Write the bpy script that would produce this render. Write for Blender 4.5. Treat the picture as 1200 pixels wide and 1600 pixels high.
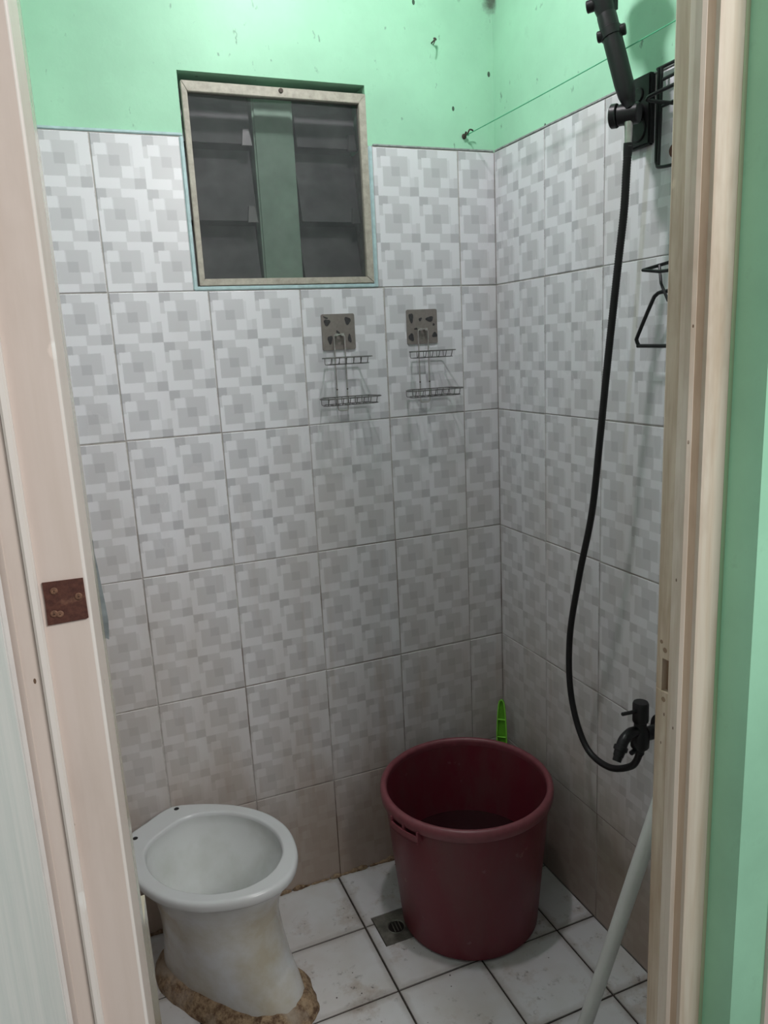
import bpy, bmesh, math, random
from mathutils import Vector, Matrix
random.seed(7)
for o in list(bpy.data.objects): bpy.data.objects.remove(o)
scn = bpy.context.scene
COL = scn.collection

# ------------------------------------------------------------------ camera
cam_d = bpy.data.cameras.new('camera')
cam_d.sensor_fit = 'AUTO'; cam_d.sensor_width = 36.0
cam_d.lens = 1192.1 * 36.0 / 1600.0
cam_d.clip_start = 0.02
cam = bpy.data.objects.new('camera', cam_d); COL.objects.link(cam)
CAM = Vector((-0.9956, -1.6805, 1.3462))
right, down, fwd = Vector((0.9234, -0.3807, -0.0487)), Vector((-0.1256, -0.1798, -0.9757)), Vector((0.3627, 0.907, -0.2138))
m = Matrix((right, -down, -fwd)).transposed()
cam.matrix_world = Matrix.Translation(CAM) @ m.to_4x4()
scn.camera = cam

# ------------------------------------------------------------------ world / exposure
w = bpy.data.worlds.new('world'); scn.world = w; w.use_nodes = True
w.node_tree.nodes['Background'].inputs[0].default_value = (0.95, 0.97, 1.0, 1)
w.node_tree.nodes['Background'].inputs[1].default_value = 0.17
scn.view_settings.view_transform = 'Standard'; scn.view_settings.look = 'None'
scn.view_settings.gamma = 1.0; scn.view_settings.use_curve_mapping = False
scn.view_settings.exposure = 0.0
BULB_POS = Vector((-0.48, -0.505, 2.28)); BULB_STRENGTH = 372.0
# added area light behind the viewer, brightens the door frame; no fixture
al = bpy.data.lights.new('hall_fill', 'AREA'); al.shape = 'SQUARE'; al.size = .7; al.energy = 27.0; al.color = (1.0, .965, .93)
hall = bpy.data.objects.new('hall_fill', al); COL.objects.link(hall); hall.location = (-.05, -2.5, 2.25)
hall.rotation_euler = (Vector((-.72, -1.0, 1.15)) - Vector(hall.location)).to_track_quat('-Z', 'Y').to_euler()

# ------------------------------------------------------------------ node helpers
class NT:
    def __init__(s, name):
        s.mat = bpy.data.materials.new(name); s.mat.use_nodes = True
        s.t = s.mat.node_tree; s.n = s.t.nodes; s.l = s.t.links
        s.b = s.n['Principled BSDF']
    def node(s, typ, **kw):
        n = s.n.new(typ)
        for k, v in kw.items(): setattr(n, k, v)
        return n
    def put(s, sock, v):
        if isinstance(v, bpy.types.NodeSocket): s.l.new(v, sock)
        elif isinstance(v, (tuple, list)) and len(v) == 3 and sock.type == 'RGBA': sock.default_value = (*v, 1)
        else: sock.default_value = v
    def math(s, op, a, b=0.0, c=None, clamp=False):
        n = s.node('ShaderNodeMath', operation=op, use_clamp=clamp)
        s.put(n.inputs[0], a); s.put(n.inputs[1], b)
        if c is not None: s.put(n.inputs[2], c)
        return n.outputs[0]
    def mix(s, f, a, b, blend='MIX'):
        n = s.node('ShaderNodeMix', data_type='RGBA', blend_type=blend)
        s.put(n.inputs[0], f); s.put(n.inputs[6], a); s.put(n.inputs[7], b)
        return n.outputs[2]
    def ramp(s, f, lo, hi, a=0.0, b=1.0):
        n = s.node('ShaderNodeMapRange'); n.clamp = True
        s.put(n.inputs[0], f); s.put(n.inputs[1], lo); s.put(n.inputs[2], hi); s.put(n.inputs[3], a); s.put(n.inputs[4], b)
        return n.outputs[0]
    def coord(s, which='Object'): return s.node('ShaderNodeTexCoord').outputs[which]
    def pos(s): return s.node('ShaderNodeNewGeometry').outputs['Position']
    def scale(s, v, sc, loc=(0, 0, 0)):
        n = s.node('ShaderNodeMapping'); s.put(n.inputs[0], v); n.inputs[3].default_value = sc; n.inputs[1].default_value = loc
        return n.outputs[0]
    def noise(s, v, sc, det=3.0, rough=0.55, dist=0.0):
        n = s.node('ShaderNodeTexNoise'); s.put(n.inputs['Vector'], v)
        n.inputs['Scale'].default_value = sc; n.inputs['Detail'].default_value = det
        n.inputs['Roughness'].default_value = rough; n.inputs['Distortion'].default_value = dist
        return n.outputs[0]
    def voronoi(s, v, sc):
        n = s.node('ShaderNodeTexVoronoi'); s.put(n.inputs['Vector'], v); n.inputs['Scale'].default_value = sc
        return n.outputs['Distance']
    def xyz(s, v):
        n = s.node('ShaderNodeSeparateXYZ'); s.put(n.inputs[0], v); return n.outputs
    def bump(s, h, st=0.2, d=0.002):
        n = s.node('ShaderNodeBump'); n.inputs['Strength'].default_value = st; n.inputs['Distance'].default_value = d
        s.put(n.inputs['Height'], h); s.l.new(n.outputs[0], s.b.inputs['Normal'])
    def out(s, col, rough=0.5, metal=0.0, spec=0.5):
        s.put(s.b.inputs['Base Color'], col); s.put(s.b.inputs['Roughness'], rough); s.put(s.b.inputs['Metallic'], metal)
        s.b.inputs['Specular IOR Level'].default_value = spec
        return s.mat

def simple(name, col, rough=0.5, metal=0.0, var=0.08, sc=30.0, bump=0.0, spec=0.5):
    t = NT(name); c = t.coord()
    n = t.noise(c, sc, 4)
    k = t.ramp(n, 0.3, 0.7)
    dark = tuple(x * (1 - var) for x in col); lite = tuple(min(1, x * (1 + var)) for x in col)
    if bump: t.bump(n, bump)
    return t.out(t.mix(k, dark, lite), rough, metal, spec)

M = {}
# --- patterned wall tile ------------------------------------------------------
def tile_mat():
    t = NT('patterned_wall_tile'); c = t.coord()
    wob = t.node('ShaderNodeTexNoise'); t.put(wob.inputs['Vector'], c); wob.inputs['Scale'].default_value = 900.0; wob.inputs['Detail'].default_value = 0.0
    vm = t.node('ShaderNodeVectorMath', operation='MULTIPLY_ADD'); t.put(vm.inputs[0], wob.outputs[1]); vm.inputs[1].default_value = (.0042, 0, .0042); t.put(vm.inputs[2], c)
    s = t.xyz(vm.outputs[0])
    u = t.math('FRACT', t.math('MULTIPLY', s[0], 10.0)); v = t.math('FRACT', t.math('MULTIPLY', s[2], -10.0))
    def rect(x0, x1, y0, y1):
        a = t.math('LESS_THAN', t.math('ABSOLUTE', t.math('SUBTRACT', u, (x0 + x1) / 2)), (x1 - x0) / 2)
        b = t.math('LESS_THAN', t.math('ABSOLUTE', t.math('SUBTRACT', v, (y0 + y1) / 2)), (y1 - y0) / 2)
        return t.math('MULTIPLY', a, b)
    W = (.715, .715, .755); L = (.645, .645, .682); G = (.56, .56, .59); MG = (.60, .60, .632); D = (.475, .475, .505)
    col = L
    for r, k in [((0, .22, 0, .2), D), ((.22, .5, 0, .2), MG), ((.5, 1, 0, .2), W), ((.8, 1, 0, .6), W), ((0, .2, .4, 1), W),
                 ((0, .1, .2, .42), MG), ((0, .5, .8, 1), W), ((.5, .78, .8, 1), MG), ((.9, 1, .58, .8), MG), ((.78, 1, .8, 1), D),
                 ((.33, .74, .16, .58), G), ((.13, .56, .38, .8), G), ((.34, .54, .38, .58), D),
                 ((.09, .31, .17, .38), W), ((.56, .78, .58, .8), W)]:
        col = t.mix(rect(*r), col, k)
    p = t.pos()
    # dirt: soap scum and rust-brown splashes with shapes of their own
    z = t.xyz(p)[2]
    n1 = t.noise(t.scale(p, (1, 1, .35)), 7.0, 5, .6)
    n2 = t.noise(t.scale(p, (1, 1, .5), (3, 1, 2)), 2.2, 4, .6)
    low = t.ramp(z, 1.35, 0.15, 0.0, 0.46)
    dirt = t.math('MULTIPLY', t.ramp(t.math('ADD', t.math('ADD', t.math('MULTIPLY', n1, .40), t.math('MULTIPLY', n2, .70)), low), .60, 1.02), .66)
    col = t.mix(dirt, col, (.395, .335, .285))
    foot = t.math('MULTIPLY', t.ramp(t.math('ADD', z, t.math('MULTIPLY', n1, -.55)), .12, -.20), .6)
    col = t.mix(foot, col, (.31, .215, .15))
    n3 = t.noise(t.scale(p, (1, 1, .08), (9, 4, 0)), 16.0, 3, .6)
    streak = t.math('MULTIPLY', t.math('MULTIPLY', t.ramp(n3, .57, .70), t.ramp(z, 1.15, .5)), .34)
    col = t.mix(streak, col, (.33, .22, .14))
    # long thin olive streak below the shower plate on the right wall
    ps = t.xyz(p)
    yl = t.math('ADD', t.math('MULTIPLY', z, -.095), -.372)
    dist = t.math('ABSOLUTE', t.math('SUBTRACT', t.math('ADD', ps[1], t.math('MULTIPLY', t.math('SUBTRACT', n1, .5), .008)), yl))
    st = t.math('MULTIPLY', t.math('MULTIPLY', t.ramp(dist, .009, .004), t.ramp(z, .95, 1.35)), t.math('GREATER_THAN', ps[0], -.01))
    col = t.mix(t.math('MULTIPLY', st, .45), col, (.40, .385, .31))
    rnd = t.node('ShaderNodeObjectInfo').outputs['Random']
    col = t.mix(t.math('MULTIPLY', rnd, .08), col, (.5, .49, .47))
    rough = t.ramp(dirt, 0, .6, .25, .5)
    t.bump(t.noise(c, 14.0, 2), .04, .002)
    return t.out(col, rough, 0, .30)
M['tile'] = tile_mat()

def grout_mat():
    t = NT('dirty_grout'); p = t.pos(); n = t.noise(p, 40, 5, .7)
    z = t.xyz(p)[2]
    col = t.mix(t.ramp(n, .35, .7), (.50, .48, .46), (.34, .31, .29))
    n2 = t.noise(p, 5, 3)
    col = t.mix(t.math('MULTIPLY', t.ramp(n2, .45, .62), t.ramp(z, 1.3, .4)), col, (.13, .085, .06))
    t.bump(n, .4); return t.out(col, .85)
M['grout'] = grout_mat()

def floor_grout():
    t = NT('black_floor_grout'); p = t.pos(); n = t.noise(p, 50, 5, .7)
    t.bump(n, .5); return t.out(t.mix(t.ramp(n, .4, .8), (.022, .018, .016), (.085, .065, .05)), .9)
M['fgrout'] = floor_grout()

def floor_tile():
    t = NT('white_floor_tile'); p = t.pos(); c = t.coord()
    base = (.60, .60, .615)
    n1 = t.noise(p, 9, 6, .65); n2 = t.noise(p, 3.2, 4, .6); n3 = t.noise(p, 45, 5, .7)
    col = t.mix(t.ramp(n2, .42, .68, 0, .7), base, (.44, .39, .34))
    col = t.mix(t.math('MULTIPLY', t.ramp(n1, .54, .68), .62), col, (.34, .26, .20))
    col = t.mix(t.math('MULTIPLY', t.ramp(n3, .57, .68), t.ramp(n1, .47, .60)), col, (.13, .12, .11))
    # grubby edges gathered in the joints
    s = t.xyz(c)
    ex = t.math('ABSOLUTE', s[0]); ey = t.math('ABSOLUTE', s[1])
    e = t.math('MAXIMUM', ex, ey)
    ed = t.math('MULTIPLY', t.ramp(t.math('ADD', e, t.math('MULTIPLY', n1, .03)), .098, .115), .55)
    col = t.mix(ed, col, (.22, .18, .15))
    sp = t.voronoi(p, 24)
    col = t.mix(t.math('MULTIPLY', t.math('LESS_THAN', sp, .045), t.ramp(n2, .4, .5)), col, (.05, .04, .035))
    t.bump(n3, .05); return t.out(col, t.ramp(n2, .3, .7, .3, .55), 0, .4)
M['ftile'] = floor_tile()

def green_paint(name, base, speck=True):
    t = NT(name); p = t.pos()
    n1 = t.noise(p, 3.0, 5, .6); n2 = t.noise(p, 24, 5, .65); n3 = t.noise(t.scale(p, (1, 1, .5), (4, 2, 7)), 55, 3, .6)
    d = tuple(x * .86 for x in base); l = tuple(min(1, x * 1.08) for x in base)
    col = t.mix(t.ramp(n1, .35, .68), d, l)
    col = t.mix(t.math('MULTIPLY', t.ramp(n2, .6, .72), .25), col, tuple(x * .62 for x in base))
    if speck:
        v = t.voronoi(t.scale(p, (1, 1, .6), (.3, .1, .2)), 21)
        sp = t.math('MULTIPLY', t.math('LESS_THAN', v, .075), t.ramp(n1, .46, .5))
        col = t.mix(sp, col, (.05, .09, .06))
        col = t.mix(t.math('MULTIPLY', t.ramp(n3, .68, .74), .7), col, (.12, .2, .15))
        # sooty cobweb high in the corner
        vd = t.node('ShaderNodeVectorMath', operation='DISTANCE'); t.put(vd.inputs[0], t.scale(p, (1, 1, .6))); vd.inputs[1].default_value = (-.004, .0, 2.105 * .6)
        col = t.mix(t.math('MULTIPLY', t.ramp(t.math('ADD', vd.outputs['Value'], t.math('MULTIPLY', n2, .045)), .050, .034), .85), col, (.07, .075, .06))
    t.bump(t.math('ADD', n2, t.math('MULTIPLY', n3, .4)), .16, .003)
    return t.out(col, .5, 0, .35)
M['green'] = green_paint('mint_green_paint', (.36, .665, .475))
M['green_out'] = green_paint('mint_green_paint_outside', (.40, .80, .56), False)
M['ceiling'] = simple('ceiling_board', (.62, .64, .62), .8)
M['hallfloor'] = simple('hall_cement', (.32, .30, .28), .8)
M['hallwall'] = simple('hall_plaster', (.55, .60, .55), .8)

def frame_paint(name, base, stain, amount, scl=(1, 1, .06)):
    t = NT(name); p = t.pos()
    n1 = t.noise(t.scale(p, scl), 60, 5, .6); n2 = t.noise(t.scale(p, (1, 1, .35)), 9, 5, .65); n3 = t.noise(p, 28, 5, .7)
    col = t.mix(t.math('MULTIPLY', t.ramp(n1, .42, .72), amount), base, stain)
    col = t.mix(t.math('MULTIPLY', t.ramp(n2, .52, .72), amount * .9), col, tuple(x * .8 for x in stain))
    v = t.voronoi(t.scale(p, (1, 1, .45)), 42)
    col = t.mix(t.math('MULTIPLY', t.math('LESS_THAN', v, .045), t.ramp(n2, .48, .52)), col, (.16, .10, .065))
    v2 = t.voronoi(t.scale(p, (1, 1, .55), (5, 3, 1)), 17)
    chip = t.math('MULTIPLY', t.ramp(t.math('ADD', v2, t.math('MULTIPLY', n3, .12)), .17, .15), t.ramp(n2, .5, .54))
    col = t.mix(t.math('MULTIPLY', chip, .7), col, tuple(min(1, x * 1.25) for x in base))
    t.bump(t.math('ADD', n1, t.math('MULTIPLY', n3, .5)), .12, .002)
    return t.out(col, .38, 0, .4)
M['frame_l'] = frame_paint('pinkish_cream_frame_paint', (.72, .63, .575), (.60, .50, .43), .35)
M['frame_l_white'] = frame_paint('worn_white_frame_edge', (.86, .82, .78), (.72, .63, .56), .25)
M['frame_gloss'] = None
def gloss_frame():
    t = NT('glossy_cream_shaded_reveal'); p = t.pos()
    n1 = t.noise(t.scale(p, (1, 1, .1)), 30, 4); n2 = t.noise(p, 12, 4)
    col = t.mix(t.ramp(n1, .4, .7), (.50, .46, .36), (.42, .37, .28))  # cream darkened to olive: the shade on this side is in the colour
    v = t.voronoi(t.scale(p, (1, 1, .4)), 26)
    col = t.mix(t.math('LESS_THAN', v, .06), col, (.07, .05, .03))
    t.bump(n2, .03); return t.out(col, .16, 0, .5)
M['frame_gloss'] = gloss_frame()
M['frame_r'] = frame_paint('stained_cream_frame_paint', (.63, .54, .43), (.36, .24, .14), .85)
M['frame_r_lite'] = frame_paint('pale_cream_bead_paint', (.71, .63, .54), (.47, .34, .23), .62)
M['frame_r_dark'] = frame_paint('brown_groove_paint', (.49, .385, .285), (.33, .22, .14), .6)  # darker brown tone for the groove strip
M['raw_wood'] = frame_paint('raw_brown_wood', (.30, .21, .14), (.18, .11, .065), .6)
def blend_green():
    t = NT('green_overpaint_on_frame'); p = t.pos()
    n1 = t.noise(t.scale(p, (1, 1, .08)), 40, 5, .6)
    return t.out(t.mix(t.ramp(n1, .35, .65), (.30, .50, .30), (.52, .50, .34)), .45)
M['overpaint'] = blend_green()

def leaf_mat():
    t = NT('pale_green_woodgrain_door'); c = t.coord()
    n1 = t.noise(t.scale(c, (14, 14, .5)), 9, 6, .65, .3)
    col = t.mix(t.ramp(n1, .35, .7), (.66, .72, .70), (.78, .81, .79))
    t.bump(n1, .12); return t.out(col, .5)
M['leaf'] = leaf_mat()
M['leaf_edge'] = simple('white_door_edge', (.82, .80, .78), .5, var=.05)

def ceramic():
    t = NT('white_toilet_ceramic'); p = t.pos()
    n = t.noise(p, 8, 5, .6); z = t.xyz(p)[2]
    col = t.mix(t.math('MULTIPLY', t.ramp(n, .34, .62), t.ramp(z, .31, .24, .10, .9)), (.53, .545, .56), (.40, .36, .275))
    return t.out(col, .2, 0, .5)
M['ceramic'] = ceramic()
def ceramic_in():
    t = NT('bowl_inside_ceramic'); p = t.pos(); n = t.noise(p, 9, 4)
    return t.out(t.mix(t.ramp(n, .45, .75), (.60, .62, .62), (.48, .50, .47)), .22)
M['ceramic_in'] = ceramic_in()
def mortar():
    t = NT('stained_brown_mortar'); p = t.pos(); n = t.noise(p, 65, 7, .75); n2 = t.noise(p, 14, 4)
    col = t.mix(t.ramp(n, .40, .60), (.36, .26, .16), (.11, .06, .032)); col = t.mix(t.ramp(n2, .52, .68), col, (.34, .28, .22))
    t.bump(n, .8, .006); return t.out(col, .9)
M['mortar'] = mortar()

def bucket_mat():
    t = NT('maroon_plastic'); p = t.pos(); c = t.coord()
    n = t.noise(t.scale(c, (1, 1, .35)), 9, 6, .65); n2 = t.noise(c, 40, 4)
    col = t.mix(t.ramp(n, .44, .70, 0, .48), (.140, .018, .029), (.125, .082, .074))
    col = t.mix(t.math('MULTIPLY', t.ramp(n2, .68, .75), .3), col, (.3, .2, .19))
    t.bump(n2, .05); return t.out(col, t.ramp(n, .4, .7, .34, .55), 0, .45)
M['bucket'] = bucket_mat()
M['bucket_rim'] = simple('maroon_rim_plastic', (.185, .050, .062), .40, var=.12, sc=60)
def water():
    t = NT('bucket_water'); t.bump(t.noise(t.coord(), 30, 2), .05, .002)
    return t.out((.028, .008, .010), .03, 0, .5)
M['water'] = water()
def bowlwater():
    t = NT('bowl_water'); return t.out((.20, .20, .19), .03)
M['bwater'] = bowlwater()

M['black'] = simple('matte_black_coating', (.010, .010, .011), .36, var=.2, sc=50, bump=.02, spec=.32)
M['black_rub'] = simple('black_rubber_hose', (.010, .0095, .010), .45, var=.2, sc=60, spec=.3)
M['black_plate'] = simple('dull_black_plate', (.011, .011, .012), .45, var=.3, sc=20, spec=.3)
M['chrome'] = simple('worn_steel', (.42, .40, .37), .3, .9, var=.2, sc=40)
M['wire'] = simple('tarnished_steel_wire', (.15, .145, .14), .38, .7, var=.4, sc=60)
M['bright'] = simple('polished_steel', (.50, .48, .46), .3, .85, var=.3)
def plate_mat():
    t = NT('brown_adhesive_plate'); c = t.coord(); n = t.noise(c, 120, 4)
    return t.out(t.mix(t.ramp(n, .3, .7), (.20, .175, .16), (.235, .21, .195)), .4, .3)
M['plate'] = plate_mat()
M['spot'] = simple('dark_glue_blot', (.035, .033, .036), .6, var=.4, sc=200)
def rust():
    t = NT('rusty_iron'); c = t.pos(); n = t.noise(c, 180, 6, .7); n2 = t.noise(c, 50, 4)
    col = t.mix(t.ramp(n, .35, .65), (.060, .019, .014), (.115, .042, .028)); col = t.mix(t.ramp(n2, .64, .76), col, (.22, .11, .07))
    t.bump(n, .5, .001); return t.out(col, .8)
M['rust'] = rust()
M['screw'] = simple('rusty_screw', (.24, .13, .085), .6, .3, var=.4, sc=300)
M['pvc'] = simple('white_pvc', (.60, .615, .60), .4, var=.06, sc=14)
M['brush'] = simple('lime_green_plastic', (.25, .68, .07), .35, var=.15)
M['brush_shaded'] = simple('shaded_lime_plastic', (.11, .36, .025), .4, var=.2)  # same lime plastic, darkened for the shade inside the hollow handle
M['bristle'] = simple('white_bristle', (.6, .6, .55), .8)
M['string'] = simple('green_cord', (.08, .42, .22), .7)
M['nail'] = simple('old_nail_iron', (.07, .055, .045), .6, .5)
M['ledge'] = simple('grey_tile_ledge', (.30, .31, .31), .8, var=.3, sc=70)
M['bluetrim'] = simple('pale_blue_painted_edge', (.40, .54, .56), .5, var=.15, sc=60)
def winwood():
    t = NT('weathered_window_wood'); p = t.pos(); n = t.noise(p, 60, 5, .65)
    return t.out(t.mix(t.ramp(n, .35, .7), (.45, .42, .36), (.30, .275, .23)), .55)
M['winwood'] = winwood()
def screen():
    t = NT('insect_screen'); c = t.coord(); n = t.noise(c, 22, 5, .65)
    d = t.node('ShaderNodeBsdfDiffuse'); t.put(d.inputs[0], t.mix(t.ramp(n, .35, .7), (.062, .066, .068), (.10, .105, .105)))
    tr = t.node('ShaderNodeBsdfTransparent'); mx = t.node('ShaderNodeMixShader'); mx.inputs[0].default_value = .60
    t.l.new(tr.outputs[0], mx.inputs[1]); t.l.new(d.outputs[0], mx.inputs[2])
    t.l.new(mx.outputs[0], t.n['Material Output'].inputs[0]); return t.mat
M['screen'] = screen()
M['blade'] = simple('grimy_window_blade', (.16, .16, .165), .6, var=.3, sc=12)
M['blocker'] = simple('dark_blocker_box', (.10, .10, .095), .9, var=.25, sc=12)
M['post'] = simple('green_window_post', (.50, .74, .58), .6, var=.15, sc=16)
M['clip'] = simple('aluminium_clip', (.24, .24, .24), .35, .6)
M['drain'] = simple('grimy_steel_drain', (.20, .195, .17), .45, .5, var=.4, sc=40)
M['drainhole'] = simple('drain_hole_shade', (.012, .010, .010), .3)
M['split'] = simple('grey_blue_torn_strip', (.20, .235, .25), .5, var=.3, sc=80)
M['hole_shade'] = simple('black_hole_shade', (.008, .008, .008), .9)
t = NT('lamp_glow'); t.put(t.b.inputs['Emission Color'], (1.0, .945, .985)); t.b.inputs['Emission Strength'].default_value = BULB_STRENGTH; M['glow'] = t.mat
M['socket'] = simple('lamp_socket', (.7, .7, .68), .5)

# ------------------------------------------------------------------ mesh helpers
class MB:
    def __init__(s): s.v = []; s.f = []; s.mi = []
    def add(s, vs, fs, mi=0):
        o = len(s.v); s.v += [tuple(q) for q in vs]; s.f += [tuple(i + o for i in f) for f in fs]; s.mi += [mi] * len(fs); return s
    def box(s, a, b, mi=0):
        x0, y0, z0 = a; x1, y1, z1 = b
        return s.add([(x0, y0, z0), (x1, y0, z0), (x1, y1, z0), (x0, y1, z0), (x0, y0, z1), (x1, y0, z1), (x1, y1, z1), (x0, y1, z1)],
                     [(0, 3, 2, 1), (4, 5, 6, 7), (0, 1, 5, 4), (1, 2, 6, 5), (2, 3, 7, 6), (3, 0, 4, 7)], mi)
    def prism(s, pts, z0, z1, mi=0):          # polygon in xy, CCW
        n = len(pts)
        vs = [(x, y, z0) for x, y in pts] + [(x, y, z1) for x, y in pts]
        fs = [tuple(reversed(range(n))), tuple(range(n, 2 * n))] + [(i, (i + 1) % n, n + (i + 1) % n, n + i) for i in range(n)]
        return s.add(vs, fs, mi)
    def tube(s, pts, r, seg=8, closed=False, mi=0, cap=True):
        P = [Vector(p) for p in pts]; n = len(P); rr = r if isinstance(r, (list, tuple)) else [r] * n
        T = []
        for i in range(n):
            if closed: d = P[(i + 1) % n] - P[i - 1]
            else: d = P[min(i + 1, n - 1)] - P[max(i - 1, 0)]
            T.append(d.normalized())
        up = Vector((0, 0, 1)) if abs(T[0].z) < .9 else Vector((1, 0, 0))
        N = (up - T[0] * up.dot(T[0])).normalized(); vs = []
        for i in range(n):
            N = (N - T[i] * N.dot(T[i])).normalized(); B = T[i].cross(N)
            vs += [P[i] + (N * math.cos(2 * math.pi * k / seg) + B * math.sin(2 * math.pi * k / seg)) * rr[i] for k in range(seg)]
        fs = []
        for i in range(n if closed else n - 1):
            j = (i + 1) % n
            fs += [(i * seg + k, i * seg + (k + 1) % seg, j * seg + (k + 1) % seg, j * seg + k) for k in range(seg)]
        if cap and not closed: fs += [tuple(reversed(range(seg))), tuple(range((n - 1) * seg, n * seg))]
        return s.add(vs, fs, mi)
    def cyl(s, a, b, r, seg=20, mi=0):
        a, b = Vector(a), Vector(b); e = min(.0015, r * .25); d = (b - a).normalized()
        return s.tube([a, a + d * e, b - d * e, b], [r - e, r, r, r - e], seg, mi=mi)
    def loft(s, rings, mi=0, cap0=False, cap1=False):
        n = len(rings[0]); vs = [q for r in rings for q in r]; fs = []
        for i in range(len(rings) - 1):
            fs += [(i * n + k, i * n + (k + 1) % n, (i + 1) * n + (k + 1) % n, (i + 1) * n + k) for k in range(n)]
        if cap0: fs.append(tuple(reversed(range(n))))
        if cap1: fs.append(tuple(range((len(rings) - 1) * n, len(rings) * n)))
        return s.add(vs, fs, mi)
    def lathe(s, prof, c=(0, 0, 0), seg=64, mi=0, cap0=False, cap1=False):
        return s.loft([[(c[0] + r * math.cos(2 * math.pi * k / seg), c[1] + r * math.sin(2 * math.pi * k / seg), c[2] + z) for k in range(seg)] for r, z in prof], mi, cap0, cap1)
    def mesh(s, name, mats, smooth=False, bevel=0, angle=None):
        me = bpy.data.meshes.new(name); me.from_pydata(s.v, [], s.f)
        for mm in (mats if isinstance(mats, (list, tuple)) else [mats]): me.materials.append(mm)
        for p, i in zip(me.polygons, s.mi): p.material_index = i
        bm = bmesh.new(); bm.from_mesh(me); bmesh.ops.recalc_face_normals(bm, faces=bm.faces)
        if bevel: bmesh.ops.bevel(bm, geom=[e for e in bm.edges], offset=bevel, segments=2, affect='EDGES', clamp_overlap=True)
        bm.to_mesh(me); bm.free()
        if smooth:
            me.polygons.foreach_set('use_smooth', [True] * len(me.polygons))
            me.set_sharp_from_angle(angle=math.radians(angle or 40))
        me.update(); return me
    def build(s, name, mats, parent=None, smooth=False, bevel=0, angle=None):
        return obj(name, s.mesh(name, mats, smooth, bevel, angle), parent)

def obj(name, me, parent=None, loc=None, rotz=0):
    o = bpy.data.objects.new(name, me); COL.objects.link(o)
    if loc is not None: o.location = loc
    o.rotation_euler[2] = rotz
    if parent:
        o.parent = parent
        o.matrix_parent_inverse = Matrix.Translation(parent.location).inverted() if loc is None else Matrix.Identity(4)
    return o
def empty(name, loc=(0, 0, 0)):
    o = bpy.data.objects.new(name, None); COL.objects.link(o); o.location = loc; o.empty_display_size = .05; return o
def tag(o, label=None, cat=None, group=None, kind=None):
    if label: o['label'] = label
    if cat: o['category'] = cat
    if group: o['group'] = group
    if kind: o['kind'] = kind
    return o
def catmull(pts, n=8, closed=False):
    P = [Vector(p) for p in pts]; out = []; N = len(P)
    for i in range(N if closed else N - 1):
        if closed: a, b, c, d = P[i - 1], P[i], P[(i + 1) % N], P[(i + 2) % N]
        else: a, b, c, d = P[max(i - 1, 0)], P[i], P[i + 1], P[min(i + 2, N - 1)]
        for k in range(n):
            t = k / n
            out.append(.5 * ((2 * b) + (c - a) * t + (2 * a - 5 * b + 4 * c - d) * t * t + (3 * b - a - 3 * c + d) * t ** 3))
    if not closed: out.append(P[-1])
    return out

# ------------------------------------------------------------------ room shell
XL, YF, ZC, ZT = -1.22, -0.985, 2.42, 1.7752     # left wall, inner face of door wall, ceiling, top of tiling
WX0, WX1, WZ0, WZ1 = -.7174, -.3185, 1.4837, 1.8977   # window opening
mb = MB()
def wall_piece(x0, x1, z0, z1, mi): mb.box((x0, .0015 if mi else .004, z0), (x1, .11, z1), mi)
wall_piece(XL, .09, -.05, WZ0, 1)
wall_piece(XL, WX0, WZ0, ZT, 1); wall_piece(WX1, .09, WZ0, ZT, 1)
wall_piece(XL, WX0, ZT, WZ1, 0); wall_piece(WX1, .09, ZT, WZ1, 0)
wall_piece(XL, .09, WZ1, ZC, 0)
wall_back = tag(mb.build('wall_back', [M['green'], M['grout']]), 'tiled back wall with mint green plaster above', kind='structure')
mb = MB(); mb.box((.0015, -1.0, -.05), (.09, .0015, ZT), 1); mb.box((.004, -1.0, ZT), (.09, .004, ZC), 0)
wall_right = tag(mb.build('wall_right', [M['green'], M['grout']]), kind='structure')
mb = MB(); mb.box((XL - .09, -1.08, -.05), (XL, .11, ZT), 1); mb.box((XL - .09, -1.08, ZT), (XL, .11, ZC), 0)
wall_left = tag(mb.build('wall_left', [M['green'], M['grout']]), kind='structure')
mb = MB(); mb.box((XL - .09, -1.08, ZC), (.09, .11, ZC + .06)); tag(mb.build('ceiling', M['ceiling']), kind='structure')
mb = MB(); mb.box((XL, -1.0, -.06), (.002, .002, -.0035)); floor = tag(mb.build('floor', M['fgrout']), kind='structure')
# door wall (two piers and the lintel)
mb = MB(); mb.box((-.3145, -1.0805, -.06), (-.258, YF, ZC), 0); mb.box((-.258, -1.078, -.06), (.09, YF, ZC), 1)
mb.box((-1.9, -1.005, -.06), (-1.0625, YF, ZC), 1); mb.box((-1.0625, -1.03, 2.101), (-.3145, YF, ZC), 1)
wall_front = tag(mb.build('wall_front', [M['green_out'], M['hallwall']]), kind='structure')
mb = MB(); mb.box((-3.2, -4.2, -.08), (1.6, -1.0, -.012)); tag(mb.build('floor_hall', M['hallfloor']), kind='structure')

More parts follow.
